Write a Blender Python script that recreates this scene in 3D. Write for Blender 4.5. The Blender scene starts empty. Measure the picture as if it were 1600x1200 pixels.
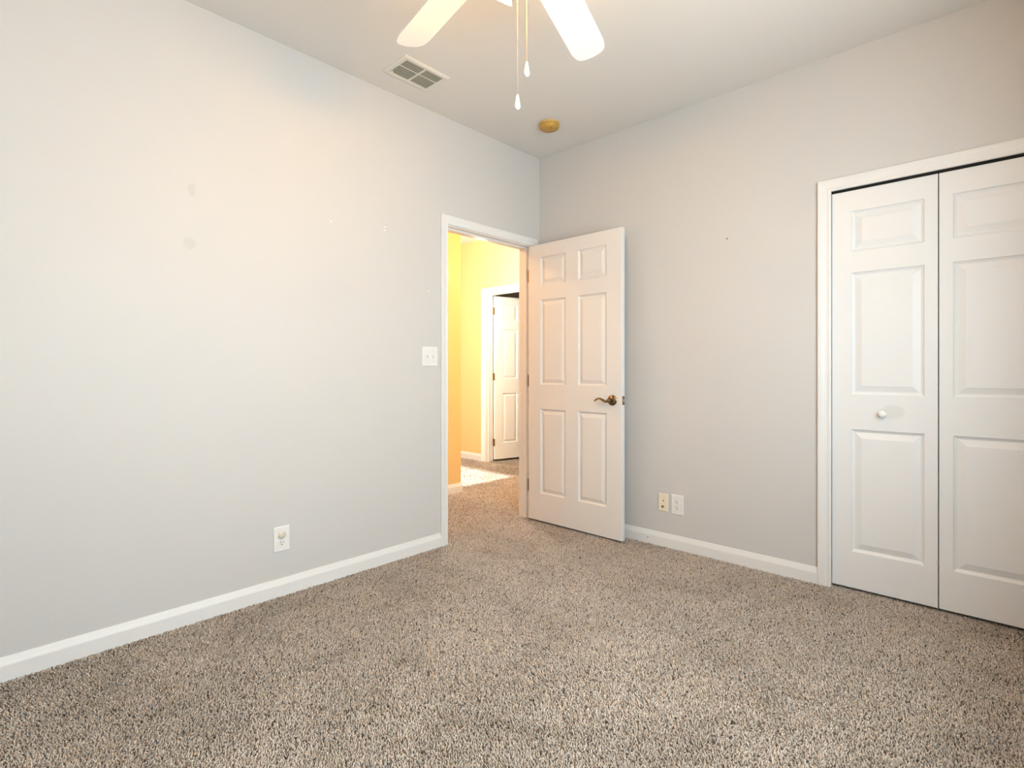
import bpy, bmesh, math, random
from mathutils import Vector, Matrix

random.seed(7)
S = bpy.context.scene
COL = S.collection

# ------------------------------------------------------------------ dimensions
H = 2.74
RX = 2.93
RY = -3.95
WT = 0.12
PILE0 = -0.0085     # backing of the carpet; the pile stands on it and ends about z = 0
W1Y0, W1Y1, W1Z0, W1Z1 = -3.28, -0.88, 0.80, 2.12      # bedroom window opening in the wall at x = RX

# ------------------------------------------------------------------ camera
cam_d = bpy.data.cameras.new('camera')
cam_d.sensor_width = 36.0
cam_d.lens = 36.0 * 832.32 / 1600.0
cam_d.shift_y = -20.6 / 1600.0
cam_d.clip_start = 0.05
cam = bpy.data.objects.new('camera', cam_d)
COL.objects.link(cam)
cam.location = (2.647, -3.1356, 1.1136)
cam.rotation_euler = (math.pi / 2, 0, math.radians(43.1253))
S.camera = cam

# ------------------------------------------------------------------ world, lights, exposure
S.view_settings.view_transform = 'Standard'
S.view_settings.look = 'None'
S.view_settings.exposure = 0.0
S.view_settings.gamma = 1.0
S.view_settings.use_curve_mapping = False
S.cycles.use_denoising = True
S.cycles.max_bounces = 10
S.cycles.diffuse_bounces = 6
S.cycles.sample_clamp_indirect = 6.0

w = bpy.data.worlds.new('sky')
S.world = w
w.use_nodes = True
wn = w.node_tree
bg = wn.nodes['Background']
sky = wn.nodes.new('ShaderNodeTexSky')
sky.sky_type = 'HOSEK_WILKIE'
sky.turbidity = 3.0
sky.sun_direction = Vector((0.2, -0.6, 0.75)).normalized()
wn.links.new(sky.outputs[0], bg.inputs['Color'])
bg.inputs['Strength'].default_value = 0.6


def area(name, loc, target, sx, sy, power, color, spread=180):
    d = bpy.data.lights.new(name, 'AREA')
    d.shape = 'RECTANGLE'
    d.size = sx
    d.size_y = sy
    d.energy = power
    d.color = color
    d.spread = math.radians(spread)
    o = bpy.data.objects.new(name, d)
    COL.objects.link(o)
    o.location = loc
    v = Vector(target) - Vector(loc)
    o.rotation_euler = v.to_track_quat('-Z', 'Y').to_euler()
    return o


# daylight outside the bedroom window (in the wall at x = RX) and outside the foyer glass
area('window_daylight', (RX + 0.16, (W1Y0 + W1Y1) / 2, 1.46), (0.0, (W1Y0 + W1Y1) / 2, 1.30), W1Y1 - W1Y0, 1.32, 118, (0.775, 0.922, 0.98))
area('foyer_daylight', (-1.95, -2.52, 1.25), (-1.95, 1.4, 1.1), 1.35, 2.2, 62, (1.0, 0.97, 0.92))
sun_d = bpy.data.lights.new('sun', 'SUN')
sun_d.energy = 14.0
sun_d.angle = math.radians(1.2)
sun_d.color = (1.0, 0.96, 0.90)
sun = bpy.data.objects.new('sun', sun_d)
COL.objects.link(sun)
sun.location = (-2, -6, 5)
sun.rotation_euler = Vector((0.025, math.cos(math.radians(34)), -math.sin(math.radians(34)))).to_track_quat('-Z', 'Y').to_euler()


def point(name, loc, power, color, r):
    d = bpy.data.lights.new(name, 'POINT')
    d.energy = power
    d.color = color
    d.shadow_soft_size = r
    o = bpy.data.objects.new(name, d)
    COL.objects.link(o)
    o.location = loc
    return o


point('hall_light', (-0.72, -1.35, 2.42), 22, (1.0, 0.61, 0.27), 0.05)
point('foyer_fill', (-1.10, 0.42, 2.05), 125, (1.0, 0.92, 0.80), 0.06)  # added fill in mid-air, brightens the far door, wall and hall floor

# ------------------------------------------------------------------ helpers
WORLD_O = {}


def finish(name, bm, mat, parent=None, origin=None, smooth=False):
    bmesh.ops.remove_doubles(bm, verts=bm.verts, dist=1e-6)
    bmesh.ops.recalc_face_normals(bm, faces=bm.faces)
    if origin is None:
        xs = [v.co.x for v in bm.verts]
        ys = [v.co.y for v in bm.verts]
        zs = [v.co.z for v in bm.verts]
        origin = Vector(((min(xs) + max(xs)) / 2, (min(ys) + max(ys)) / 2, min(zs)))
    origin = Vector(origin)
    bmesh.ops.translate(bm, verts=bm.verts, vec=-origin)
    me = bpy.data.meshes.new(name)
    bm.to_mesh(me)
    bm.free()
    if mat is not None:
        me.materials.append(mat)
    if smooth:
        for p in me.polygons:
            p.use_smooth = True
    o = bpy.data.objects.new(name, me)
    COL.objects.link(o)
    if parent is not None:
        o.parent = parent
        o.location = origin - WORLD_O[parent.name]
    else:
        o.location = origin
    WORLD_O[o.name] = origin
    return o


def auto_smooth(o, deg=35):
    me = o.data
    for p in me.polygons:
        p.use_smooth = True
    bm = bmesh.new()
    bm.from_mesh(me)
    for e in bm.edges:
        if len(e.link_faces) == 2:
            e.smooth = e.calc_face_angle(0) < math.radians(deg)
    bm.to_mesh(me)
    bm.free()
    return o


def empty(name, loc):
    o = bpy.data.objects.new(name, None)
    o.empty_display_size = 0.1
    COL.objects.link(o)
    o.location = loc
    WORLD_O[o.name] = Vector(loc)
    return o


def tag(o, label=None, cat=None, group=None, kind=None):
    if label:
        o['label'] = label
    if cat:
        o['category'] = cat
    if group:
        o['group'] = group
    if kind:
        o['kind'] = kind
    return o


def struct(o, label, cat):
    return tag(o, label, cat, None, 'structure')


def box(bm, x0, x1, y0, y1, z0, z1, M=None):
    co = [(x0, y0, z0), (x1, y0, z0), (x1, y1, z0), (x0, y1, z0),
          (x0, y0, z1), (x1, y0, z1), (x1, y1, z1), (x0, y1, z1)]
    vs = [bm.verts.new((M @ Vector(c)) if M else c) for c in co]
    for f in ((0, 3, 2, 1), (4, 5, 6, 7), (0, 1, 5, 4), (1, 2, 6, 5), (2, 3, 7, 6), (3, 0, 4, 7)):
        bm.faces.new([vs[i] for i in f])


def lathe(bm, prof, M=None, seg=32, close=True):
    """prof = [(r, h)], revolved about local z."""
    rings = []
    for r, h in prof:
        ring = []
        if r < 1e-6:
            v = Vector((0, 0, h))
            ring = [bm.verts.new(M @ v if M else v)]
        else:
            for i in range(seg):
                a = 2 * math.pi * i / seg
                v = Vector((r * math.cos(a), r * math.sin(a), h))
                ring.append(bm.verts.new(M @ v if M else v))
        rings.append(ring)
    for a, b in zip(rings, rings[1:]):
        for i in range(seg):
            j = (i + 1) % seg
            if len(a) == 1 and len(b) == 1:
                continue
            if len(a) == 1:
                bm.faces.new((a[0], b[j], b[i]))
            elif len(b) == 1:
                bm.faces.new((a[i], a[j], b[0]))
            else:
                bm.faces.new((a[i], a[j], b[j], b[i]))
    if close:
        for ring in (rings[0], rings[-1]):
            if len(ring) > 1:
                bm.faces.new(ring)


def tube(bm, pts, radii, seg=12, flat=None):
    """swept tube through pts, elliptical when flat = (vector, factor)."""
    pts = [Vector(p) for p in pts]
    rings = []
    n = len(pts)
    for i, p in enumerate(pts):
        t = (pts[min(i + 1, n - 1)] - pts[max(i - 1, 0)]).normalized()
        ref = Vector((0, 0, 1)) if abs(t.z) < 0.9 else Vector((1, 0, 0))
        a = t.cross(ref).normalized()
        b = t.cross(a).normalized()
        r = radii[i] if isinstance(radii, (list, tuple)) else radii
        ra, rb = (r, r) if not isinstance(r, tuple) else r
        ring = [bm.verts.new(p + a * ra * math.cos(2 * math.pi * k / seg) + b * rb * math.sin(2 * math.pi * k / seg))
                for k in range(seg)]
        rings.append(ring)
    for u, v in zip(rings, rings[1:]):
        for k in range(seg):
            j = (k + 1) % seg
            bm.faces.new((u[k], u[j], v[j], v[k]))
    bm.faces.new(rings[0])
    bm.faces.new(rings[-1])


def smooth_curve(pts, n=8):
    P = [Vector(p) for p in pts]
    P = [2 * P[0] - P[1]] + P + [2 * P[-1] - P[-2]]
    out = []
    for i in range(1, len(P) - 2):
        for k in range(n):
            t = k / n
            a, b, c, d = P[i - 1], P[i], P[i + 1], P[i + 2]
            out.append(0.5 * ((2 * b) + (c - a) * t + (2 * a - 5 * b + 4 * c - d) * t * t + (3 * b - a - 3 * c + d) * t ** 3))
    out.append(P[-2])
    return out


def sweep_profile(bm, path, normals_out, prof):
    """Sweeps a closed profile with mitred joints along a path in one plane.
    path: list of (point, across, out): profile (u, t) -> point + across*u + out*t."""
    rings = [[bm.verts.new(Vector(p) + Vector(a) * u + Vector(o) * t) for u, t in prof] for p, a, o in path]
    n = len(prof)
    for r, s in zip(rings, rings[1:]):
        for i in range(n):
            j = (i + 1) % n
            bm.faces.new((r[i], r[j], s[j], s[i]))
    bm.faces.new(rings[0])
    bm.faces.new(rings[-1])


# ------------------------------------------------------------------ materials
def mat_new(name):
    m = bpy.data.materials.new(name)
    m.use_nodes = True
    nt = m.node_tree
    b = nt.nodes['Principled BSDF']
    return m, nt, b


def N(nt, kind, **kw):
    n = nt.nodes.new(kind)
    for k, v in kw.items():
        setattr(n, k, v)
    return n


def coords(nt):
    tc = N(nt, 'ShaderNodeNewGeometry')
    return tc.outputs['Position']


def noise(nt, vec, scale, detail=2.0, rough=0.5, dist=0.0):
    n = N(nt, 'ShaderNodeTexNoise')
    n.inputs['Scale'].default_value = scale
    n.inputs['Detail'].default_value = detail
    n.inputs['Roughness'].default_value = rough
    n.inputs['Distortion'].default_value = dist
    nt.links.new(vec, n.inputs['Vector'])
    return n


def ramp(nt, fac, stops):
    r = N(nt, 'ShaderNodeValToRGB')
    cr = r.color_ramp
    while len(cr.elements) < len(stops):
        cr.elements.new(0.5)
    for e, (p, c) in zip(cr.elements, stops):
        e.position = p
        e.color = (c[0], c[1], c[2], 1) if isinstance(c, (tuple, list)) else (c, c, c, 1)
    nt.links.new(fac, r.inputs['Fac'])
    return r


def mix(nt, fac, a, b, blend='MIX'):
    m = N(nt, 'ShaderNodeMix', data_type='RGBA', blend_type=blend)
    for sock, val in ((m.inputs[0], fac), (m.inputs[6], a), (m.inputs[7], b)):
        if hasattr(val, 'is_output'):
            nt.links.new(val, sock)
        elif isinstance(val, (tuple, list)):
            sock.default_value = (val[0], val[1], val[2], 1)
        else:
            sock.default_value = val
    return m.outputs[2]


def bump(nt, b, height, strength, dist):
    n = N(nt, 'ShaderNodeBump')
    n.inputs['Strength'].default_value = strength
    n.inputs['Distance'].default_value = dist
    nt.links.new(height, n.inputs['Height'])
    nt.links.new(n.outputs['Normal'], b.inputs['Normal'])


def paint(name, color, rough=0.55, peel=0.25, scale=220, marks=(), spec=0.3):
    """painted surface with a fine orange-peel texture; marks = [(center, radius, colour, softness, stretch)]"""
    m, nt, b = mat_new(name)
    pos = coords(nt)
    n1 = noise(nt, pos, 2.3, 3)
    c2 = tuple(c * 0.97 for c in color)
    col = mix(nt, n1.outputs['Fac'], color, c2)
    for (ctr, rad, mc, soft, stretch) in marks:
        dn = noise(nt, pos, 28, 2)
        sub = N(nt, 'ShaderNodeVectorMath', operation='SUBTRACT')
        nt.links.new(pos, sub.inputs[0])
        sub.inputs[1].default_value = ctr
        mul = N(nt, 'ShaderNodeVectorMath', operation='MULTIPLY')
        nt.links.new(sub.outputs[0], mul.inputs[0])
        mul.inputs[1].default_value = stretch
        ln = N(nt, 'ShaderNodeVectorMath', operation='LENGTH')
        nt.links.new(mul.outputs[0], ln.inputs[0])
        wob = N(nt, 'ShaderNodeMath', operation='MULTIPLY_ADD')
        nt.links.new(dn.outputs['Fac'], wob.inputs[0])
        wob.inputs[1].default_value = rad * soft * 2
        nt.links.new(ln.outputs['Value'], wob.inputs[2])
        mr = N(nt, 'ShaderNodeMapRange')
        nt.links.new(wob.outputs[0], mr.inputs['Value'])
        mr.inputs['From Min'].default_value = rad * (1 + soft) * 0.85
        mr.inputs['From Max'].default_value = rad * (1 + soft) * 1.15
        mr.inputs['To Min'].default_value = 1
        mr.inputs['To Max'].default_value = 0
        col = mix(nt, mr.outputs[0], col, mc)
    nt.links.new(col, b.inputs['Base Color'])
    b.inputs['Roughness'].default_value = rough
    b.inputs['Specular IOR Level'].default_value = spec
    if peel:
        n2 = noise(nt, pos, scale, 2, 0.6)
        bump(nt, b, n2.outputs['Fac'], peel, 0.0012)
    return m


def plastic(name, color, rough=0.35, metallic=0.0):
    m, nt, b = mat_new(name)
    pos = coords(nt)
    n1 = noise(nt, pos, 40, 2)
    col = mix(nt, n1.outputs['Fac'], color, tuple(c * 0.95 for c in color))
    nt.links.new(col, b.inputs['Base Color'])
    b.inputs['Roughness'].default_value = rough
    b.inputs['Metallic'].default_value = metallic
    return m


GREIGE = (0.57, 0.565, 0.56)
M_wall_left = paint('greige_wall_paint_with_marks', GREIGE, 0.5, 0.2, 260, marks=[
    ((0, -2.383, 1.917), 0.018, (0.52, 0.515, 0.50), 0.4, (1, 1.3, 0.62)),
    ((0, -2.392, 1.678), 0.024, (0.52, 0.517, 0.505), 0.35, (1, 1.0, 0.9)),
    ((0, -1.721, 1.911), 0.0042, (0.93, 0.92, 0.88), 0.1, (1, 1, 1)),
    ((0, -1.386, 1.948), 0.0038, (0.93, 0.92, 0.88), 0.1, (1, 1, 1)),
    ((0, -1.390, 1.928), 0.0038, (0.93, 0.92, 0.88), 0.1, (1, 1, 1)),
    ((0, -1.068, 1.610), 0.0036, (0.93, 0.92, 0.88), 0.1, (1, 1, 1)),
])
M_wall_right = paint('greige_wall_paint_nail_hole', GREIGE, 0.5, 0.2, 260, marks=[
    ((1.435, 0, 1.887), 0.0045, (0.10, 0.08, 0.07), 0.1, (1, 1, 1)),
])
M_wall = paint('greige_wall_paint', GREIGE, 0.5, 0.2, 260)
M_yellow = paint('golden_yellow_hall_paint', (0.79, 0.575, 0.265), 0.5, 0.2, 260)
M_ceiling = paint('ceiling_paint', (0.72, 0.70, 0.67), 0.8, 0.35, 130)
M_trim = paint('white_trim_paint', (0.74, 0.735, 0.73), 0.35, 0.0)
M_base_r = paint('white_trim_paint_with_nail', (0.74, 0.735, 0.73), 0.35, 0.0, marks=[
    ((0.928, -0.013, 0.036), 0.0034, (0.05, 0.05, 0.05), 0.1, (1, 1, 1))])
M_door = paint('white_door_paint', (0.70, 0.69, 0.68), 0.38, 0.05, 500)
M_hall_trim = paint('white_hall_paint_lightened', (0.87, 0.86, 0.84), 0.4, 0.0)  # trim white lightened to stand in for strong hall light
M_closet = paint('white_closet_door_paint', (0.735, 0.738, 0.745), 0.4, 0.05, 500)
M_closet_knob_side = paint('white_closet_door_paint_grey_patch', (0.735, 0.738, 0.745), 0.4, 0.05, 500, marks=[
    ((2.226, 0.012, 0.912), 0.035, (0.66, 0.66, 0.657), 0.18, (0.72, 0.2, 1.05))])  # slightly greyer patch beside the knob
M_dark = plastic('dark_gap', (0.01, 0.009, 0.008), 0.9)
M_crack_shadow = plastic('brown_crack_shadow', (0.16, 0.105, 0.07), 0.8)  # shade of the casing crack, given as a brown colour
M_white = plastic('white_plastic', (0.76, 0.755, 0.745), 0.3)
M_almond = plastic('almond_plastic', (0.78, 0.71, 0.58), 0.35)
M_cap = plastic('beige_plug_cover_plastic', (0.66, 0.59, 0.50), 0.35)
M_slot = plastic('dark_slot', (0.03, 0.025, 0.02), 0.6)
M_toggle = plastic('toggle_plastic', (0.80, 0.78, 0.74), 0.3)
M_screw = plastic('painted_screw', (0.66, 0.64, 0.60), 0.4)
M_yellowed = plastic('yellowed_plastic', (0.50, 0.285, 0.055), 0.45)
M_yellowed_rim = plastic('yellowed_plastic_base', (0.58, 0.40, 0.16), 0.5)
M_brass = plastic('antique_brass', (0.24, 0.17, 0.095), 0.25, 1.0)
M_steel = plastic('satin_steel', (0.62, 0.60, 0.57), 0.3, 1.0)
M_bronze = plastic('dull_bronze_hinge', (0.30, 0.22, 0.13), 0.42, 1.0)
M_vent = plastic('vent_enamel', (0.70, 0.68, 0.63), 0.4)
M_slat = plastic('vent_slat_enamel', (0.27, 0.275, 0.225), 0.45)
M_duct = plastic('duct_dark', (0.02, 0.02, 0.018), 0.8)
M_blade = plastic('white_fan_blade', (0.88, 0.86, 0.82), 0.4)
M_fanmetal = plastic('white_fan_enamel', (0.84, 0.82, 0.78), 0.3)
M_chain = plastic('brass_bead_chain', (0.42, 0.36, 0.28), 0.4, 0.6)
M_fob = plastic('white_porcelain_fob', (0.90, 0.90, 0.88), 0.15)


def lampglass(name):
    m, nt, b = mat_new(name)
    pos = coords(nt)
    n1 = noise(nt, pos, 30, 2)
    col = mix(nt, n1.outputs['Fac'], (0.98, 0.95, 0.88), (0.95, 0.91, 0.83))
    nt.links.new(col, b.inputs['Base Color'])
    b.inputs['Roughness'].default_value = 0.5
    b.inputs['Emission Color'].default_value = (1.0, 0.48, 0.06, 1)
    b.inputs['Emission Strength'].default_value = 108.0
    return m


M_glass_lit = lampglass('lit_frosted_glass')


def bulbmat():
    m, nt, b = mat_new('lit_bulb')
    b.inputs['Emission Color'].default_value = (1.0, 0.50, 0.12, 1)
    b.inputs['Emission Strength'].default_value = 150.0
    return m


M_bulb = bulbmat()


def pane():
    m, nt, b = mat_new('window_glass')
    nt.nodes.remove(b)
    tr = N(nt, 'ShaderNodeBsdfTransparent')
    gl = N(nt, 'ShaderNodeBsdfGlossy')
    gl.inputs['Roughness'].default_value = 0.02
    mx = N(nt, 'ShaderNodeMixShader')
    mx.inputs[0].default_value = 0.05
    nt.links.new(tr.outputs[0], mx.inputs[1])
    nt.links.new(gl.outputs[0], mx.inputs[2])
    nt.links.new(mx.outputs[0], nt.nodes['Material Output'].inputs['Surface'])
    return m


M_pane = pane()


def carpet():
    m, nt, b = mat_new('speckled_beige_carpet')
    pos = coords(nt)
    # curly twisted yarn: distorted noise
    yarn = noise(nt, pos, 95, 3, 0.62, 1.6)
    fine = noise(nt, pos, 260, 2, 0.6, 0.8)
    tint = noise(nt, pos, 60, 1, 0.5, 0.5)
    patch = noise(nt, pos, 2.6, 3, 0.55, 0.4)
    r = ramp(nt, yarn.outputs['Fac'], [(0.30, (0.022, 0.016, 0.013)), (0.37, (0.15, 0.124, 0.105)),
                                       (0.45, (0.37, 0.325, 0.285)), (0.72, (0.58, 0.525, 0.465))])
    tr = ramp(nt, tint.outputs['Fac'], [(0.35, (0.90, 0.86, 0.80)), (0.65, (1.06, 1.03, 1.02))])
    c = mix(nt, 1.0, r.outputs[0], tr.outputs[0], 'MULTIPLY')
    pr = ramp(nt, patch.outputs['Fac'], [(0.3, 0.86), (0.7, 1.08)])
    c = mix(nt, 1.0, c, pr.outputs[0], 'MULTIPLY')
    fr = ramp(nt, fine.outputs['Fac'], [(0.3, 0.78), (0.65, 1.1)])
    c = mix(nt, 1.0, c, fr.outputs[0], 'MULTIPLY')
    nt.links.new(c, b.inputs['Base Color'])
    b.inputs['Roughness'].default_value = 0.95
    b.inputs['Specular IOR Level'].default_value = 0.05
    add = N(nt, 'ShaderNodeMath', operation='MULTIPLY_ADD')
    nt.links.new(fine.outputs['Fac'], add.inputs[0])
    add.inputs[1].default_value = 0.35
    nt.links.new(yarn.outputs['Fac'], add.inputs[2])
    bump(nt, b, add.outputs[0], 0.75, 0.012)
    return m


M_carpet = carpet()

# ------------------------------------------------------------------ the shell
FX0, FX1, FY0, FY1 = -4.0, RX + WT, RY - WT, 4.2
bm = bmesh.new()
box(bm, FX0, FX1, FY0, FY1, -0.06, PILE0)
struct(finish('floor', bm, M_carpet), 'speckled beige cut-pile carpet running from the bedroom into the hall', 'carpet')

bm = bmesh.new()
box(bm, -1.18, FX1, FY0, FY1, H, H + 0.1)
box(bm, FX0, -1.18, -2.47, FY1, H, H + 0.1)
struct(finish('ceiling', bm, M_ceiling), 'plain off-white ceiling over bedroom and hall', 'ceiling')

# bedroom door opening in the left wall
DYL, DYR, DZ = -0.915, -0.097, 2.049
bm = bmesh.new()
box(bm, -WT, 0, RY - WT, DYL - 0.018, PILE0, H)
box(bm, -WT, 0, DYR + 0.018, WT, PILE0, H)
box(bm, -WT, 0, DYL - 0.018, DYR + 0.018, DZ + 0.018, H)
struct(finish('wall_left', bm, M_wall_left), 'pale greige wall with the open doorway, on the left', 'wall')

# closet opening in the right wall
CXL, CXR, CZ = 1.968, 2.838, 2.044
bm = bmesh.new()
box(bm, 0, CXL - 0.012, 0, WT, PILE0, H)
box(bm, CXR + 0.012, RX, 0, WT, PILE0, H)
box(bm, CXL - 0.012, CXR + 0.012, 0, WT, CZ + 0.012, H)
struct(finish('wall_right', bm, M_wall_right), 'pale greige wall holding the closet, on the right', 'wall')

# closet interior
bm = bmesh.new()
box(bm, 1.5, 1.56, WT, 0.8, PILE0, H)
box(bm, RX, RX + WT, WT, 0.8, PILE0, H)
box(bm, 1.5, RX + WT, 0.8, 0.86, PILE0, H)
struct(finish('wall_closet', bm, M_wall), 'closet walls behind the white folding doors', 'wall')

# wall with the window (behind the camera, to its right) and wall behind the camera
bm = bmesh.new()
box(bm, RX, RX + WT, RY - WT, W1Y0, PILE0, H)
box(bm, RX, RX + WT, W1Y1, WT, PILE0, H)
box(bm, RX, RX + WT, W1Y0, W1Y1, PILE0, W1Z0)
box(bm, RX, RX + WT, W1Y0, W1Y1, W1Z1, H)
struct(finish('wall_east', bm, M_wall), 'pale greige window wall beside the closet, out of view', 'wall')
bm = bmesh.new()
box(bm, -WT, RX + WT, RY - WT, RY, PILE0, H)
struct(finish('wall_south', bm, M_wall), 'pale greige wall facing the closet, out of view', 'wall')


def window(name, axis, c, a0, a1, z0, z1, depth, label):
    """sash window in a wall; axis 'x': wall plane x = c spanning y a0..a1"""
    def bx(bm, a, b, d0, d1, u, v):
        if axis == 'x':
            box(bm, c + d0, c + d1, a, b, u, v)
        else:
            box(bm, a, b, c + d0, c + d1, u, v)
    f = bmesh.new()
    t = 0.045
    bx(f, a0, a0 + t, depth * .3, depth * .8, z0, z1)
    bx(f, a1 - t, a1, depth * .3, depth * .8, z0, z1)
    bx(f, a0 + t, a1 - t, depth * .3, depth * .8, z0, z0 + t)
    bx(f, a0 + t, a1 - t, depth * .3, depth * .8, z1 - t, z1)
    fo = finish(name, f, M_trim)
    struct(fo, label, 'window')
    zm = (z0 + z1) / 2
    am = (a0 + a1) / 2
    m = bmesh.new()
    bx(m, a0 + t, a1 - t, depth * .4, depth * .7, zm - .02, zm + .02)
    bx(m, am - .012, am + .012, depth * .45, depth * .65, z0 + t, z1 - t)
    finish('sash', m, M_trim, fo)
    p = bmesh.new()
    bx(p, a0 + t, a1 - t, depth * .53, depth * .57, z0 + t, z1 - t)
    finish('glass_pane', p, M_pane, fo)
    return fo


window('window_1', 'x', RX, W1Y0, W1Y1, W1Z0, W1Z1, WT, 'white sash window letting daylight into the bedroom')

# hall shell -----------------------------------------------------------------
PX = -1.06           # hall face of the partition seen through the doorway
PY = 0.131           # its free end
bm = bmesh.new()
box(bm, PX - WT, PX, -3.2, PY, PILE0, H)
struct(finish('wall_hall', bm, M_yellow), 'golden hall wall ending just inside the doorway', 'wall')

NY = 1.42            # far yellow wall
NXL, NXR, NZ = -2.058, -1.29, 2.05
bm = bmesh.new()
box(bm, FX0, NXL - 0.015, NY, NY + WT, PILE0, H)
box(bm, NXR + 0.015, 1.5, NY, NY + WT, PILE0, H)
box(bm, NXL - 0.015, NXR + 0.015, NY, NY + WT, NZ + 0.015, H)
struct(finish('wall_far', bm, M_yellow), 'bright yellow wall at the far end of the hall', 'wall')

bm = bmesh.new()
box(bm, FX0 - 0.1, FX0, -3.4, 4.2, PILE0, H)
struct(finish('wall_west', bm, M_yellow), 'yellow foyer wall out of view', 'wall')
bm = bmesh.new()
box(bm, -WT - 0.002, -WT, RY, DYL - 0.018, PILE0, H)
box(bm, -WT - 0.002, -WT, DYR + 0.018, NY, PILE0, H)
box(bm, -WT - 0.002, -WT, DYL - 0.018, DYR + 0.018, DZ + 0.018, H)
struct(finish('wall_hall_east', bm, M_yellow), 'hall side of the bedroom wall', 'wall')
bm = bmesh.new()
box(bm, -WT, -0.02, WT, NY, PILE0, H)
struct(finish('wall_hall_north', bm, M_yellow), 'yellow hall wall beyond the bedroom, out of view', 'wall')
# foyer south wall with a tall glass opening
W2X0, W2X1, W2Z1 = -2.65, -1.25, 2.35
FYS = -2.35
bm = bmesh.new()
box(bm, FX0, W2X0, FYS - WT, FYS, PILE0, H)
box(bm, W2X1, PX - WT, FYS - WT, FYS, PILE0, H)
box(bm, W2X0, W2X1, FYS - WT, FYS, W2Z1, H)
struct(finish('wall_foyer', bm, M_yellow), 'foyer wall with the glass entry, out of view', 'wall')
window('window_2', 'y', FYS - WT, W2X0, W2X1, 0.0, W2Z1, WT, 'tall white glazed entry in the foyer')
bm = bmesh.new()
box(bm, PX, -WT - 0.002, -3.3, -3.2, PILE0, H)
struct(finish('wall_hall_end', bm, M_yellow), 'end wall of the hall out of view', 'wall')
# room behind the far door
bm = bmesh.new()
box(bm, -2.75, -2.69, NY + WT, 3.6, PILE0, H)
box(bm, -0.6, -0.54, NY + WT, 3.6, PILE0, H)
box(bm, -2.75, -0.54, 3.6, 3.66, PILE0, H)
struct(finish('wall_far_room', bm, M_wall), 'walls of the dim room behind the far white door', 'wall')

# ------------------------------------------------------------------ baseboards
BH = 0.084
BPROF = [(0, PILE0), (0.0135, PILE0), (0.0135, 0.053), (0.0125, 0.058), (0.0085, 0.070), (0.0055, 0.080), (0.004, BH), (0, BH)]


def baseboard(name, path, label, mat=None):
    """path: list of (x, y, nx, ny): point on wall and (mitred) direction into the room"""
    bm = bmesh.new()
    rings = [[bm.verts.new((x + nx * t, y + ny * t, z)) for t, z in BPROF] for x, y, nx, ny in path]
    n = len(BPROF)
    for r, s in zip(rings, rings[1:]):
        for i in range(n):
            j = (i + 1) % n
            bm.faces.new((r[i], r[j], s[j], s[i]))
    bm.faces.new(rings[0])
    bm.faces.new(rings[-1])
    o = finish(name, bm, mat or M_trim)
    return struct(o, label, 'baseboard')


CASW = 0.055
baseboard('baseboard_left', [(0, RY, 1, 0), (0, DYL - 0.006 - CASW, 1, 0)], 'white baseboard along the left wall up to the doorway')
baseboard('baseboard_right', [(0.0, 0, 0, -1), (CXL + 0.002 - 0.062, 0, 0, -1)], 'white baseboard between the open door and the closet', M_base_r)
baseboard('baseboard_hall', [(PX, -3.2, 1, 0), (PX, PY, 1, 1), (PX - WT, PY, -1, 1), (PX - WT, FYS, -1, 0)],
          'white baseboard round the end of the golden hall wall')
baseboard('baseboard_far', [(FX0, NY, 0, -1), (NXL - 0.006 - 0.068, NY, 0, -1)], 'white baseboard below the far yellow wall')


# ------------------------------------------------------------------ carpet pile: short twisted tufts
import numpy as np


def pile_material():
    m, nt, b = mat_new('beige_carpet_yarn')
    pos = coords(nt)
    g = N(nt, 'ShaderNodeNewGeometry')
    yarn = ramp(nt, g.outputs['Random Per Island'], [(0.0, (0.075, 0.056, 0.046)), (0.05, (0.225, 0.182, 0.155)), (0.13, (0.475, 0.408, 0.352)),
                                                     (0.60, (0.59, 0.518, 0.452)), (1.0, (0.75, 0.675, 0.60))])
    tint = noise(nt, pos, 9, 2, 0.5, 0.5)
    tr = ramp(nt, tint.outputs['Fac'], [(0.35, (0.97, 0.94, 0.90)), (0.65, (1.02, 1.0, 1.0))])
    c = mix(nt, 1.0, yarn.outputs[0], tr.outputs[0], 'MULTIPLY')
    fib = noise(nt, pos, 900, 2, 0.6)
    fr = ramp(nt, fib.outputs['Fac'], [(0.3, 0.82), (0.7, 1.08)])
    c = mix(nt, 1.0, c, fr.outputs[0], 'MULTIPLY')
    pile_shade = noise(nt, pos, 2.4, 4, 0.6, 0.6)  # broad light and dark pile shading, put into the yarn colour
    shade_r = ramp(nt, pile_shade.outputs['Fac'], [(0.32, 0.84), (0.50, 1.0), (0.68, 1.10)])
    c = mix(nt, 1.0, c, shade_r.outputs[0], 'MULTIPLY')
    nt.links.new(c, b.inputs['Base Color'])
    b.inputs['Roughness'].default_value = 0.95
    b.inputs['Specular IOR Level'].default_value = 0.03
    return m


def lowfreq(x, y, seed, scale):
    rs = np.random.RandomState(seed)
    out = np.zeros_like(x)
    for k in range(10):
        f = scale * (0.5 + 1.6 * rs.rand())
        a = rs.rand() * 6.283
        out += np.sin(f * (x * np.cos(a) + y * np.sin(a)) + rs.rand() * 6.283) / np.sqrt(5)
    return out


def pile_points(x0, x1, y0, y1, step, seed):
    rs = np.random.RandomState(seed)
    gx, gy = np.meshgrid(np.arange(x0, x1, step), np.arange(y0, y1, step))
    gx = gx.ravel() + (rs.rand(gx.size) - 0.5) * step * 1.1
    gy = gy.ravel() + (rs.rand(gy.size) - 0.5) * step * 1.1
    keep = np.hypot(gx - cam.location.x, gy - cam.location.y) > 0.60      # the floor under the camera stays bare backing
    return gx[keep], gy[keep]


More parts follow.
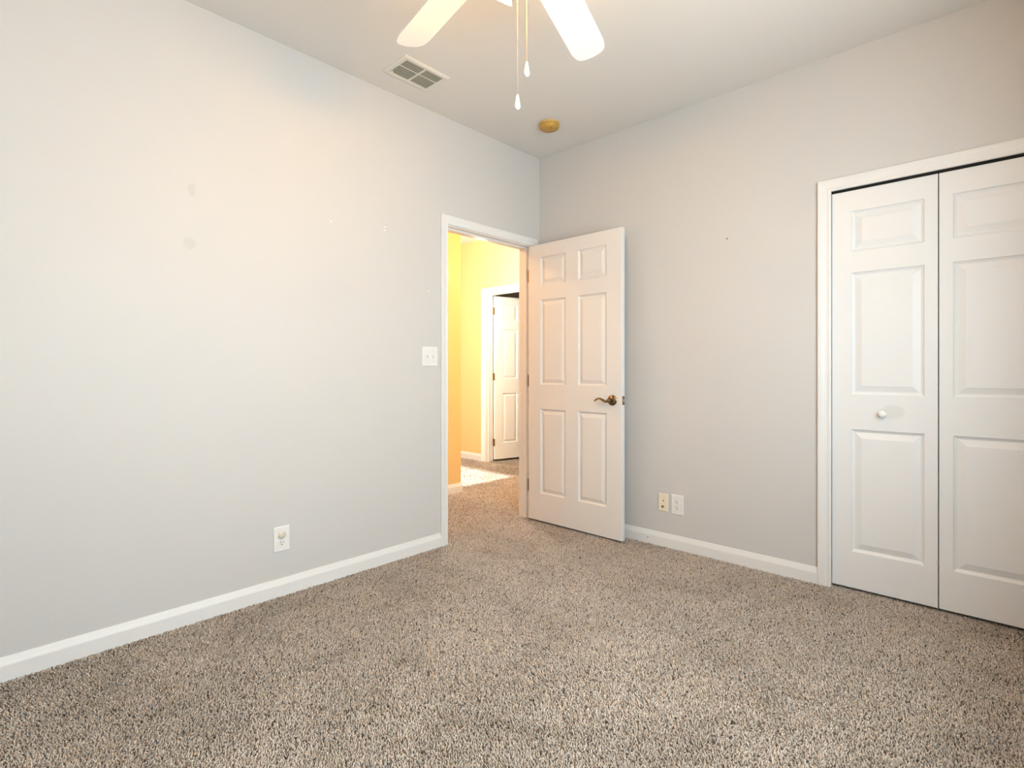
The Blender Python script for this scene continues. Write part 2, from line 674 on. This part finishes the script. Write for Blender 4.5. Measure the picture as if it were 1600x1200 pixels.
def build_pile(name, px, py, size, seed):
    rs = np.random.RandomState(seed)
    n = px.size
    lean_a = 1.9 + 1.3 * lowfreq(px, py, 3, 3.0) + rs.normal(0, 1.0, n)
    lean = np.clip(0.52 + 0.30 * lowfreq(px, py, 5, 4.0) + rs.normal(0, 0.36, n), 0.0, 1.35)
    h = (0.0088 + 0.0032 * rs.rand(n)) * (0.8 + 0.2 * np.cos(lean))
    rot = rs.rand(n) * 6.283
    curl = rs.normal(0, 1.0, n)
    V = np.zeros((n, 9, 3), dtype=np.float32)
    for ring, (t, rad) in enumerate(((0.0, 0.80), (0.55, 1.0), (1.0, 0.62))):
        a2 = lean_a + curl * t
        ox = np.cos(a2) * np.sin(lean) * h * t ** 1.4
        oy = np.sin(a2) * np.sin(lean) * h * t ** 1.4
        oz = np.cos(lean * 0.75) * h * t
        for k in range(3):
            a = rot + k * 2.0944 + t * 1.1
            V[:, ring * 3 + k, 0] = px + ox + np.cos(a) * rad * size
            V[:, ring * 3 + k, 1] = py + oy + np.sin(a) * rad * size
            V[:, ring * 3 + k, 2] = PILE0 + oz
    quads = []
    for ring in (0, 3):
        for k in range(3):
            j = (k + 1) % 3
            quads.append((ring + k, ring + j, ring + 3 + j, ring + 3 + k))
    quads = np.array(quads, dtype=np.int32).ravel()
    face = np.concatenate([quads, np.array([6, 7, 8], dtype=np.int32)])
    loops = (face[None, :] + (np.arange(n, dtype=np.int32) * 9)[:, None]).ravel()
    totals = np.tile(np.array([4] * 6 + [3], dtype=np.int32), n)
    starts = np.concatenate([[0], np.cumsum(totals)[:-1]]).astype(np.int32)
    me = bpy.data.meshes.new(name)
    me.vertices.add(n * 9)
    me.vertices.foreach_set('co', V.ravel())
    me.loops.add(loops.size)
    me.loops.foreach_set('vertex_index', loops)
    me.polygons.add(totals.size)
    me.polygons.foreach_set('loop_start', starts)
    me.update(calc_edges=True)
    me.materials.append(pile_material())
    o = bpy.data.objects.new(name, me)
    COL.objects.link(o)
    WORLD_O[o.name] = Vector((0, 0, 0))
    return o


pts = [pile_points(0.006, RX - 0.004, RY + 0.004, -0.004, 0.0058, 11),
       pile_points(-0.155, 0.006, DYL + 0.006, DYR - 0.004, 0.0058, 12),
       pile_points(PX + 0.006, -0.125, -1.6, NY - 0.006, 0.0070, 13),
       pile_points(-2.75, PX + 0.006, PY + 0.012, NY - 0.006, 0.0095, 14),
       pile_points(CXL + 0.002, CXR - 0.002, -0.004, 0.06, 0.0058, 15)]
pile = build_pile('carpet_pile', np.concatenate([p[0] for p in pts]), np.concatenate([p[1] for p in pts]), 0.0027, 21)
tag(pile, 'short twisted beige and brown carpet pile covering the floor', 'carpet', None, 'stuff')

# ------------------------------------------------------------------ casings and jambs
CPROF = [(0, 0), (0, 0.009), (0.004, 0.0125), (0.010, 0.0125), (0.014, 0.0105), (0.024, 0.0115), (0.036, 0.0155),
         (0.046, 0.0175), (0.053, 0.0165), (0.0555, 0.013), (0.0555, 0)]


def casing(name, axis, c, out, a0, a1, z1, width, label, mat=None):
    """picture casing round an opening: u = distance outward from the opening edge"""
    k = width / 0.0555
    prof = [(u * k, t) for u, t in CPROF]
    def P(a, z):
        return (c, a, z) if axis == 'x' else (a, c, z)
    def A(da, dz):
        return (0, da, dz) if axis == 'x' else (da, 0, dz)
    O = (out, 0, 0) if axis == 'x' else (0, out, 0)
    path = [(P(a0, PILE0), A(-1, 0), O), (P(a0, z1), A(-1, 1), O), (P(a1, z1), A(1, 1), O), (P(a1, PILE0), A(1, 0), O)]
    bm = bmesh.new()
    sweep_profile(bm, path, None, prof)
    o = finish(name, bm, mat or M_trim)
    return struct(o, label, 'door casing')


casing('trim_1', 'x', 0, 1, DYL - 0.005, DYR + 0.005, DZ + 0.006, 0.0575, 'white moulded casing round the bedroom doorway')
casing('trim_2', 'y', 0, -1, CXL + 0.002, CXR - 0.002, CZ - 0.006, 0.062, 'white moulded casing round the closet opening')
casing('trim_3', 'y', NY, -1, NXL - 0.006, NXR + 0.006, NZ + 0.006, 0.068, 'white casing round the far hall door', M_hall_trim)

# thin brown strip painting the shadow of the crack left of the closet casing
bm = bmesh.new()
box(bm, CXL + 0.002 - 0.062 - 0.0035, CXL + 0.002 - 0.062, -0.003, 0, BH, CZ + 0.05)
struct(finish('trim_4', bm, M_crack_shadow), 'thin brown strip for the crack shadow where the closet casing meets the wall', 'shadow line')

# door jambs (lining + stop)
JT = 0.018
bm = bmesh.new()
box(bm, -WT - 0.004, 0, DYL - JT, DYL, PILE0, DZ)
box(bm, -WT - 0.004, 0, DYR, DYR + JT, PILE0, DZ)
box(bm, -WT - 0.004, 0, DYL - JT, DYR + JT, DZ, DZ + JT)
box(bm, -0.078, -0.040, DYL, DYL + 0.011, PILE0, DZ)
box(bm, -0.078, -0.040, DYR - 0.011, DYR, PILE0, DZ)
box(bm, -0.078, -0.040, DYL + 0.011, DYR - 0.011, DZ - 0.011, DZ)
jamb = finish('trim_5', bm, M_trim)
struct(jamb, 'white jamb lining the bedroom doorway', 'door jamb')
bm = bmesh.new()
box(bm, -0.030, -0.004, DYL, DYL + 0.0015, 0.893, 0.955)
finish('strike_plate', bm, M_bronze, jamb)

bm = bmesh.new()
box(bm, CXL - 0.012, CXL, 0.0, WT, PILE0, CZ)
box(bm, CXR, CXR + 0.012, 0.0, WT, PILE0, CZ)
box(bm, CXL - 0.012, CXR + 0.012, 0.0, WT, CZ, CZ + 0.012)
struct(finish('trim_6', bm, M_trim), 'white lining of the closet opening', 'door jamb')

bm = bmesh.new()
box(bm, NXL - 0.015, NXL, NY, NY + WT, PILE0, NZ)
box(bm, NXR, NXR + 0.015, NY, NY + WT, PILE0, NZ)
box(bm, NXL - 0.015, NXR + 0.015, NY, NY + WT, NZ, NZ + 0.015)
box(bm, NXL, NXL + 0.011, NY + 0.035, NY + 0.072, PILE0, NZ)
box(bm, NXL + 0.011, NXR, NY + 0.035, NY + 0.072, NZ - 0.011, NZ)
struct(finish('trim_7', bm, M_hall_trim), 'white jamb of the far hall door', 'door jamb')


# ------------------------------------------------------------------ panelled doors
RINGS = [(0.0, 0.0), (0.0025, 0.006), (0.011, 0.0115), (0.014, 0.0115), (0.036, 0.003), (0.0385, 0.002)]


def panel_slab(bm, x0, x1, z0, z1, th, cols, rows, M, rings=RINGS, both=True):
    """slab in local x/z with front at y=0 facing -y; panels at cols x rows are moulded in"""
    c = 0.0022

    def V(x, y, z):
        return bm.verts.new(M @ Vector((x, y, z)))

    def face_side(yf, sgn):
        xs = sorted({x0 + c, x1 - c} | {v for p in cols for v in p})
        zs = sorted({z0 + c, z1 - c} | {v for p in rows for v in p})
        for i in range(len(xs) - 1):
            for j in range(len(zs) - 1):
                a, b, d, e = xs[i], xs[i + 1], zs[j], zs[j + 1]
                if (a, b) in cols and (d, e) in rows:
                    prev = None
                    for off, dep in rings:
                        y = yf + sgn * dep
                        cur = [V(a + off, y, d + off), V(b - off, y, d + off), V(b - off, y, e - off), V(a + off, y, e - off)]
                        if prev:
                            for k in range(4):
                                m2 = (k + 1) % 4
                                bm.faces.new((prev[k], prev[m2], cur[m2], cur[k]))
                        prev = cur
                    bm.faces.new(prev)
                else:
                    bm.faces.new((V(a, yf, d), V(b, yf, d), V(b, yf, e), V(a, yf, e)))

    face_side(0.0, 1)
    face_side(th, -1) if both else None
    # chamfers and edges
    loops = [[(x0 + c, 0, z0 + c), (x1 - c, 0, z0 + c), (x1 - c, 0, z1 - c), (x0 + c, 0, z1 - c)],
             [(x0, c, z0), (x1, c, z0), (x1, c, z1), (x0, c, z1)],
             [(x0, th - c, z0), (x1, th - c, z0), (x1, th - c, z1), (x0, th - c, z1)],
             [(x0 + c, th, z0 + c), (x1 - c, th, z0 + c), (x1 - c, th, z1 - c), (x0 + c, th, z1 - c)]]
    vl = [[V(*p) for p in l] for l in loops]
    for r, s in zip(vl, vl[1:]):
        for k in range(4):
            m2 = (k + 1) % 4
            bm.faces.new((r[k], r[m2], s[m2], s[k]))
    if not both:
        bm.faces.new(vl[-1])


def place(o, M):
    return o


# --- bedroom door, swung open just past a right angle
ang = math.radians(-0.55)
M1 = Matrix.Translation((0.011, -0.1385, 0)) @ Matrix.Rotation(ang, 4, 'Z')
bm = bmesh.new()
panel_slab(bm, 0.0, 0.806, 0.012, 2.043, 0.035, [(0.115, 0.348), (0.456, 0.689)],
           [(0.214, 0.834), (1.013, 1.632), (1.741, 1.946)], M1)
door1 = finish('door_1', bm, M_door)
struct(door1, 'white six-panel bedroom door standing open into the room', 'door')


def M1p(x, y, z):
    return M1 @ Vector((x, y, z))


# lever handle
HX, HZ = 0.735, 0.921
Mh = M1 @ Matrix.Translation((HX, 0, HZ)) @ Matrix.Rotation(math.pi / 2, 4, 'X')
bm = bmesh.new()
lathe(bm, [(0.0, 0.0), (0.0345, 0.0), (0.0345, 0.004), (0.032, 0.007), (0.020, 0.0105), (0.013, 0.014), (0.0115, 0.045),
           (0.012, 0.052), (0.009, 0.056), (0.0, 0.057)], Mh, 32, False)
curve = smooth_curve([(HX, -0.050, HZ), (HX - 0.022, -0.052, HZ - 0.006), (HX - 0.045, -0.052, HZ + 0.004),
                      (HX - 0.068, -0.051, HZ + 0.011), (HX - 0.090, -0.049, HZ + 0.006), (HX - 0.108, -0.045, HZ - 0.006)], 6)
n = len(curve)
tube(bm, [M1p(*p) for p in curve], [((0.0105 - 0.0045 * i / n), (0.0095 - 0.0050 * i / n)) for i in range(n)], 12)
h = finish('door_handle', bm, M_brass, door1)
auto_smooth(h)
tag(h, 'antique brass lever handle')
# latch plate and bolt on the free edge
bm = bmesh.new()
box(bm, 0.806, 0.8073, 0.005, 0.030, HZ - 0.029, HZ + 0.029, M1)
lp = finish('latch_plate', bm, M_bronze, door1)
bm = bmesh.new()
box(bm, 0.8073, 0.817, 0.010, 0.026, HZ - 0.009, HZ + 0.009, M1)
finish('latch_bolt', bm, M_steel, lp)
for z in (0.25, 1.04, 1.83):
    bm = bmesh.new()
    Mk = Matrix.Translation((0.004, -0.1035, z - 0.045))
    lathe(bm, [(0.0, -0.004), (0.004, -0.004), (0.0062, 0.0), (0.0062, 0.03), (0.0058, 0.0302), (0.0062, 0.0306), (0.0062, 0.06),
               (0.0058, 0.0602), (0.0062, 0.0606), (0.0062, 0.09), (0.004, 0.094), (0.0, 0.094)], Mk, 14, False)
    box(bm, 0.0095, 0.011, -0.136, -0.105, z - 0.045, z + 0.045)
    box(bm, -0.034, 0.001, -0.0985, -0.0972, z - 0.045, z + 0.045)
    finish('hinge', bm, M_bronze, door1)

# --- closet bifold: two leaves
closet = empty('door_2', (2.40, 0.03, 0.0))
struct(closet, 'white panelled folding closet doors at the right', 'closet door')
CY = 0.010
leaf_x = [(1.9700, 2.4005), (2.4045, 2.8335)]
leaf_panels = [[(2.056, 2.351)], [(2.455, 2.750)]]
rows_c = [(0.199, 0.818), (0.993, 1.610), (1.717, 1.921)]
CR = [(0.0, 0.0), (0.0025, 0.0055), (0.013, 0.012), (0.016, 0.012), (0.042, 0.003), (0.045, 0.002)]
Mc = Matrix.Translation((0, CY, 0))
for k, (a, b) in enumerate(leaf_x):
    bm = bmesh.new()
    panel_slab(bm, a, b, 0.014, 2.027, 0.032, leaf_panels[k], rows_c, Mc, CR)
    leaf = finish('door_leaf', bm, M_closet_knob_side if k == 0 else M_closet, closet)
    if k == 0:
        Mk = Matrix.Translation((2.191, CY, 0.902)) @ Matrix.Rotation(math.pi / 2, 4, 'X')
        bm = bmesh.new()
        lathe(bm, [(0.0, 0.0), (0.0125, 0.0), (0.012, 0.003), (0.0085, 0.007), (0.0085, 0.012), (0.0145, 0.018), (0.0172, 0.024),
                   (0.0165, 0.030), (0.011, 0.034), (0.0, 0.0355)], Mk, 28, False)
        kn = finish('knob', bm, M_white, leaf)
        auto_smooth(kn, 60)
        tag(kn, 'round white knob')

bm = bmesh.new()
box(bm, CXL, CXR, CY + 0.004, CY + 0.036, 2.031, CZ)
tag(finish('track', bm, M_dark, closet), 'dark overhead track')

# --- far hall door, ajar into the dim room
phi = math.radians(75)
M3 = Matrix.Translation((-2.019, NY + 0.115, 0)) @ Matrix.Rotation(phi, 4, 'Z')
bm = bmesh.new()
panel_slab(bm, 0.0, 0.76, 0.014, 2.040, 0.035, [(0.115, 0.330), (0.430, 0.645)],
           [(0.214, 0.834), (1.013, 1.632), (1.741, 1.946)], M3)
door3 = finish('door_3', bm, M_hall_trim)
struct(door3, 'white panelled door standing ajar at the end of the hall', 'door')
for z in (0.225, 1.04, 1.855):
    bm = bmesh.new()
    box(bm, -0.0025, 0.0, -0.003, 0.037, z - 0.045, z + 0.045, M3)
    lathe(bm, [(0.0, 0.0), (0.006, 0.0), (0.006, 0.09), (0.0, 0.09)], M3 @ Matrix.Translation((-0.004, 0.040, z - 0.045)), 12, False)
    finish('hinge', bm, M_bronze, door3)


# ------------------------------------------------------------------ wall plates
def frame_m(origin, u, n):
    u = Vector(u).normalized()
    n = Vector(n).normalized()
    v = Vector((0, 0, 1))
    M = Matrix((
        (u.x, v.x, n.x, origin[0]),
        (u.y, v.y, n.y, origin[1]),
        (u.z, v.z, n.z, origin[2]),
        (0, 0, 0, 1)))
    return M


def plate_mesh(bm, w, h, t, M, ch=0.004):
    prof = [(0, 0.0), (0, t * 0.45), (ch * 0.4, t * 0.85), (ch, t)]
    rings = []
    for off, z in prof:
        a, b = w / 2 - off, h / 2 - off
        rings.append([bm.verts.new(M @ Vector(c)) for c in ((-a, -b, z), (a, -b, z), (a, b, z), (-a, b, z))])
    for r, s in zip(rings, rings[1:]):
        for k in range(4):
            j = (k + 1) % 4
            bm.faces.new((r[k], r[j], s[j], s[k]))
    bm.faces.new(rings[0])
    bm.faces.new(rings[-1])


def disc(bm, r, z0, z1, M, seg=20, squash=None):
    lathe(bm, [(0, z0), (r, z0), (r, z1 - (z1 - z0) * .3), (r * 0.93, z1), (0, z1)], M, seg, False)


def socket_shape(bm, cy, z0, z1, M):
    r, cut = 0.0172, 0.0142
    pts = []
    for i in range(40):
        a = 2 * math.pi * i / 40
        x, y = r * math.cos(a), r * math.sin(a)
        y = max(-cut, min(cut, y))
        pts.append((x, y + cy))
    lo = [bm.verts.new(M @ Vector((x, y, z0))) for x, y in pts]
    hi = [bm.verts.new(M @ Vector((x, y, z1))) for x, y in pts]
    for i in range(40):
        j = (i + 1) % 40
        bm.faces.new((lo[i], lo[j], hi[j], hi[i]))
    bm.faces.new(hi)
    bm.faces.new(lo)


def duplex(origin, u, n, w, h, label):
    M = frame_m(origin, u, n)
    e = empty('wall_outlet', Vector(origin) - Vector((0, 0, h / 2)))
    tag(e, label, 'outlet', 'electrical outlets')
    bm = bmesh.new()
    t = 0.0058
    plate_mesh(bm, w, h, t, M)
    finish('plate', bm, M_white, e)
    bm = bmesh.new()
    disc(bm, 0.0034, t - 0.0005, t + 0.001, M)
    finish('screw', bm, M_screw, e)
    for cy in (0.0195, -0.0195):
        bm = bmesh.new()
        socket_shape(bm, cy, t - 0.001, t + 0.002, M)
        so = finish('socket', bm, M_white, e)
        bm = bmesh.new()
        z0, z1 = t + 0.0015, t + 0.0024
        box(bm, -0.0079, -0.0055, cy + 0.0005, cy + 0.0095, z0, z1, M)
        box(bm, 0.0055, 0.0079, cy + 0.001, cy + 0.009, z0, z1, M)
        lathe(bm, [(0, z0), (0.0030, z0), (0.0030, z1), (0, z1)], M @ Matrix.Translation((0, cy - 0.0072, 0)), 14, False)
        tag(finish('slots', bm, M_slot, so), 'dark plug slots')
    return e, M, t


# left wall outlet with a plug cover
o1, MO, t = duplex((0.0, -1.987, 0.279), (0, 1, 0), (1, 0, 0), 0.079, 0.123, 'white wall outlet low on the left wall with a beige cover in its top socket')
bm = bmesh.new()
Mcap = MO @ Matrix.Translation((0, 0.0215, 0))
lathe(bm, [(0, t + 0.0021), (0.0195, t + 0.0021), (0.0195, t + 0.005), (0.017, t + 0.0075), (0.0, t + 0.0085)], Mcap, 32, False)
cap = finish('plug_cover', bm, M_cap)
auto_smooth(cap, 50)
tag(cap, 'round beige plug cover filling the top socket of the left wall outlet', 'outlet cover')

# right wall outlet
duplex((1.126, 0.0, 0.276), (1, 0, 0), (0, -1, 0), 0.081, 0.123, 'white wall outlet on the right wall beside the almond jack plate')

# almond jack plate
M = frame_m((1.031, 0.0, 0.276), (1, 0, 0), (0, -1, 0))
e = empty('jack_plate', (1.031, 0.0, 0.220))
tag(e, 'almond cable jack plate on the right wall between the open door and white outlet', 'jack plate')
bm = bmesh.new()
plate_mesh(bm, 0.067, 0.112, 0.0055, M)
finish('plate', bm, M_almond, e)
bm = bmesh.new()
lathe(bm, [(0, .0045), (0.0072, .0045), (0.0072, 0.0068), (0.0045, 0.0075), (0.0045, 0.0070), (0, 0.0070)], M @ Matrix.Translation((0.0035, 0.013, 0)), 20, False)
hole = finish('phone_jack', bm, M_almond, e)
bm = bmesh.new()
lathe(bm, [(0, .0066), (0.0045, .0066), (0.0045, 0.0074), (0, 0.0074)], M @ Matrix.Translation((0.0035, 0.013, 0)), 16, False)
tag(finish('opening', bm, M_slot, hole), 'black jack opening')
bm = bmesh.new()
lathe(bm, [(0, .005), (0.0065, .005), (0.0065, 0.008), (0.0048, 0.008), (0.0048, 0.014), (0, 0.0145)], M @ Matrix.Translation((-0.0005, -0.025, 0)), 18, False)
tag(finish('cable_connector', bm, M_brass, e), 'dark brass threaded cable connector')

# double toggle switch
M = frame_m((0.0, -1.060, 1.203), (0, 1, 0), (1, 0, 0))
e = empty('light_switch', (0.0, -1.060, 1.144))
tag(e, 'white double toggle light switch on the left wall beside the doorway', 'light switch')
bm = bmesh.new()
plate_mesh(bm, 0.119, 0.122, 0.006, M)
finish('plate', bm, M_white, e)
for k, cx in enumerate((-0.023, 0.023)):
    bm = bmesh.new()
    box(bm, cx - 0.0052, cx + 0.0052, -0.012, 0.012, 0.0055, 0.0064, M)
    sl = finish('toggle_slot', bm, M_screw, e)
    bm = bmesh.new()
    Mt = M @ Matrix.Translation((cx, 0, 0.004)) @ Matrix.Rotation(math.radians(-28 if k == 0 else 28), 4, 'X')
    box(bm, -0.0042, 0.0042, -0.0048, 0.0048, 0, 0.0135, Mt)
    finish('toggle', bm, M_toggle, e)
    for cy in (0.030, -0.030):
        bm = bmesh.new()
        disc(bm, 0.0034, 0.0055, 0.007, M @ Matrix.Translation((cx, cy, 0)))
        finish('screw', bm, M_screw, e)

# ------------------------------------------------------------------ ceiling vent
VX0, VX1, VY0, VY1 = 0.166, 0.378, -1.514, -1.211
e = empty('ceiling_vent', ((VX0 + VX1) / 2, (VY0 + VY1) / 2, H))
tag(e, 'white rectangular air vent in the ceiling near the left wall', 'air vent')
fz = H - 0.007
m_ = 0.030
bm = bmesh.new()


def frame_ring(bm, x0, x1, y0, y1, prof):
    rings = []
    for off, z in prof:
        rings.append([bm.verts.new(c) for c in ((x0 + off, y0 + off, z), (x1 - off, y0 + off, z), (x1 - off, y1 - off, z), (x0 + off, y1 - off, z))])
    for r, s in zip(rings, rings[1:]):
        for k in range(4):
            j = (k + 1) % 4
            bm.faces.new((r[k], r[j], s[j], s[k]))


frame_ring(bm, VX0, VX1, VY0, VY1, [(0, H), (0.001, H - 0.003), (0.012, fz - 0.002), (m_, fz), (m_, H - 0.0008)])
finish('frame', bm, M_vent, e)
ym = (VY0 + VY1) / 2
bm = bmesh.new()
box(bm, VX0 + m_, VX1 - m_, ym - 0.0055, ym + 0.0055, fz - 0.001, H - 0.001)
finish('centre_bar', bm, M_vent, e)
bm = bmesh.new()
box(bm, VX0 + m_, VX1 - m_, VY0 + m_, VY1 - m_, H - 0.0007, H - 0.0002)
tag(finish('duct_opening', bm, M_duct, e), 'dark duct opening')
nsl = 8
for i in range(nsl):
    xc = VX0 + m_ + (VX1 - VX0 - 2 * m_) * (i + 0.5) / nsl
    for (ya, yb) in ((VY0 + m_, ym - 0.0055), (ym + 0.0055, VY1 - m_)):
        bm = bmesh.new()
        Ms = Matrix.Translation((xc, 0, H - 0.0042)) @ Matrix.Rotation(math.radians(-16 if i != 4 else 4), 4, 'Y')
        box(bm, -0.0062, 0.0062, ya, yb, -0.0006, 0.0006, Ms)
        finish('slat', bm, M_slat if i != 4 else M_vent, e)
bm = bmesh.new()
vs = [bm.verts.new(c) for c in ((VX0 + m_ + 0.002, VY0 + m_ + 0.001, fz - 0.003), (VX0 + m_ + 0.022, VY0 + m_ + 0.001, fz - 0.003), (VX0 + m_ + 0.004, VY0 + m_ + 0.020, fz - 0.003))]
v2 = [bm.verts.new(v.co + Vector((0, 0, 0.003))) for v in vs]
bm.faces.new(vs)
bm.faces.new(v2)
for k in range(3):
    j = (k + 1) % 3
    bm.faces.new((vs[k], vs[j], v2[j], v2[k]))
tag(finish('damper_lever', bm, M_white, e), 'small white damper lever')

# ------------------------------------------------------------------ smoke detector
SX, SY = 0.432, -0.411
e = empty('smoke_detector', (SX, SY, H))
tag(e, 'round yellowed smoke detector on the ceiling near the corner', 'smoke detector')
Md = Matrix.Translation((SX, SY, H)) @ Matrix.Rotation(math.pi, 4, 'X')
bm = bmesh.new()
lathe(bm, [(0, 0), (0.068, 0), (0.068, 0.007), (0.065, 0.011), (0, 0.011)], Md, 48, False)
auto_smooth(finish('base_plate', bm, M_yellowed_rim, e), 40)
bm = bmesh.new()
lathe(bm, [(0, 0.010), (0.063, 0.010), (0.064, 0.024), (0.061, 0.033), (0.052, 0.039), (0.050, 0.0385), (0.047, 0.041), (0, 0.043)], Md, 48, False)
auto_smooth(finish('cover', bm, M_yellowed, e), 40)
bm = bmesh.new()
lathe(bm, [(0, 0.040), (0.007, 0.040), (0.007, 0.0445), (0, 0.0448)], Md @ Matrix.Translation((0.030, 0.018, 0)), 20, False)
tag(finish('test_button', bm, plastic('brown_test_button', (0.28, 0.15, 0.03), 0.5), e), 'small brown test button')

# ------------------------------------------------------------------ ceiling fan
FXc, FYc, FZb = 1.568, -1.969, 2.390
rt = Vector((0.7299, 0.6836, 0))       # directions used to lay out the light kit
fw = Vector((-0.6836, 0.7299, 0))
fan = empty('ceiling_fan', (FXc, FYc, H))
tag(fan, 'white five-blade ceiling fan with lit glass shades and two pull chains', 'ceiling fan')


def at(z):
    return Matrix.Translation((FXc, FYc, z))


bm = bmesh.new()
lathe(bm, [(0, 0), (0.07, 0), (0.068, -0.02), (0.055, -0.045), (0.03, -0.06), (0.014, -0.065), (0, -0.065)], at(H), 32, False)
auto_smooth(finish('canopy', bm, M_fanmetal, fan), 40)
bm = bmesh.new()
lathe(bm, [(0, 0), (0.0125, 0), (0.0125, -0.16), (0, -0.16)], at(H - 0.06), 20, False)
auto_smooth(finish('downrod', bm, M_fanmetal, fan), 40)
bm = bmesh.new()
lathe(bm, [(0, 0.14), (0.045, 0.135), (0.09, 0.115), (0.105, 0.085), (0.105, 0.04), (0.09, 0.018), (0.07, 0.008), (0, 0.008)], at(FZb), 40, False)
auto_smooth(finish('motor_housing', bm, M_fanmetal, fan), 40)
bm = bmesh.new()
lathe(bm, [(0, 0.010), (0.05, 0.010), (0.052, -0.03), (0.045, -0.055), (0.028, -0.065), (0, -0.067)], at(FZb), 32, False)
auto_smooth(finish('switch_housing', bm, M_fanmetal, fan), 40)


def blade_outline(r0, r1, w0, w1, n=10):
    pts = [(r0, -w0 / 2 + 0.012), (r0 + 0.012, -w0 / 2)]
    # tip: gently flattened and rounded
    tip = []
    for i in range(-n, n + 1):
        s = i / n
        y = s * w1 / 2
        x = r1 - 0.040 * abs(s) ** 5.0 - 0.008 * abs(s)
        tip.append((x, y))
    lo = tip[0]
    pts += [(lo[0] - 0.02, -w1 / 2)] + tip[1:-1] + [(lo[0] - 0.02, w1 / 2)]
    pts += [(r0 + 0.012, w0 / 2), (r0, w0 / 2 - 0.012)]
    return pts


TH0 = math.radians(102.7)
PITCH = math.radians(-12)
for k in range(5):
    a = TH0 + k * math.radians(72)
    yaw = math.radians((5.5, -5.5, 0, 0, 0)[k])       # the two front blades sit slightly askew on their brackets
    Mb = (at(FZb) @ Matrix.Rotation(a, 4, 'Z') @ Matrix.Translation((0.47, 0, 0)) @ Matrix.Rotation(yaw, 4, 'Z')
          @ Matrix.Translation((-0.47, 0, 0)) @ Matrix.Rotation(PITCH, 4, 'X'))
    bm = bmesh.new()
    out = blade_outline(0.17, 0.657, 0.122, 0.132)
    top = [bm.verts.new(Mb @ Vector((x, y, 0.003))) for x, y in out]
    bot = [bm.verts.new(Mb @ Vector((x, y, -0.003))) for x, y in out]
    bm.faces.new(top)
    bm.faces.new(bot)
    for i in range(len(out)):
        j = (i + 1) % len(out)
        bm.faces.new((top[i], top[j], bot[j], bot[i]))
    bl = finish('blade', bm, M_blade, fan)
    bm = bmesh.new()
    Ma = at(FZb) @ Matrix.Rotation(a, 4, 'Z')
    box(bm, 0.085, 0.19, -0.014, 0.014, 0.004, 0.010, Ma)
    box(bm, 0.17, 0.25, -0.035, 0.035, 0.003, 0.007, Mb)
    finish('blade_bracket', bm, M_fanmetal, bl)

# light kit: three glass shades on short necks
TILT = math.radians(38)
RIM = 0.058
SL = 0.105
for k, adeg in enumerate((127, 7, -113)):
    d = rt * math.cos(math.radians(adeg)) + fw * math.sin(math.radians(adeg))
    axis = (d * math.sin(TILT) + Vector((0, 0, -1)) * math.cos(TILT)).normalized()
    # rim centre so that the inner, lowest rim corner sits 0.06 from the hub axis
    inner_dir = (Vector((0, 0, -1)) - axis * axis.dot(Vector((0, 0, -1)))).normalized()
    corner = Vector((FXc, FYc, 0)) + d * 0.062 + Vector((0, 0, 2.251))
    rimc = corner - inner_dir * RIM
    neck = rimc - axis * SL
    q = Vector((0, 0, 1)).rotation_difference(axis)
    Msd = Matrix.Translation(neck) @ q.to_matrix().to_4x4()
    bm = bmesh.new()
    prof = [(0.022, 0.0), (0.030, 0.012), (0.040, 0.035), (0.045, 0.065), (0.050, 0.088), (RIM, SL),
            (RIM - 0.003, SL), (0.047, 0.088), (0.042, 0.065), (0.037, 0.035), (0.027, 0.013), (0.020, 0.003)]
    lathe(bm, prof, Msd, 36, False)
    sh = finish('lamp_shade', bm, M_glass_lit, fan)
    auto_smooth(sh, 60)
    tag(sh, 'lit frosted glass shade')
    bm = bmesh.new()
    lathe(bm, [(0, -0.018), (0.020, -0.016), (0.024, -0.004), (0.023, 0.004), (0, 0.004)], Msd, 24, False)
    tube(bm, [Vector((FXc, FYc, 2.36)), (neck + Vector((FXc, FYc, 2.37))) / 2, neck], 0.009, 10)
    finish('lamp_arm', bm, M_fanmetal, fan)
    bm = bmesh.new()
    lathe(bm, [(0, 0.005), (0.012, 0.012), (0.014, 0.03), (0.021, 0.05), (0.024, 0.065), (0.021, 0.078), (0.012, 0.087), (0, 0.09)], Msd, 24, False)
    b_ = finish('bulb', bm, M_bulb, sh)
    auto_smooth(b_, 60)

# pull chains with porcelain fobs
for (x, y, zt, zf) in ((1.573, -1.965, 2.34, 1.937), (1.593, -1.946, 2.34, 2.035)):
    bm = bmesh.new()
    tube(bm, [(x, y, zt), (x, y, zf - 0.002)], 0.0008, 8)
    zz = zf
    while zz < zt:
        lathe(bm, [(0, -0.0014), (0.0011, -0.0009), (0.0014, 0), (0.0011, 0.0009), (0, 0.0014)], Matrix.Translation((x, y, zz)), 6, False)
        zz += 0.006
    ch = finish('pull_chain', bm, M_chain, fan)
    bm = bmesh.new()
    lathe(bm, [(0, 0.0), (0.0025, 0.0), (0.0042, -0.006), (0.0068, -0.022), (0.0088, -0.033), (0.0088, -0.037), (0.006, -0.042), (0.0025, -0.0445), (0, -0.045)],
          Matrix.Translation((x, y, zf)), 20, False)
    f = finish('fob', bm, M_fob, ch)
    auto_smooth(f, 60)
    tag(f, 'white teardrop fob')
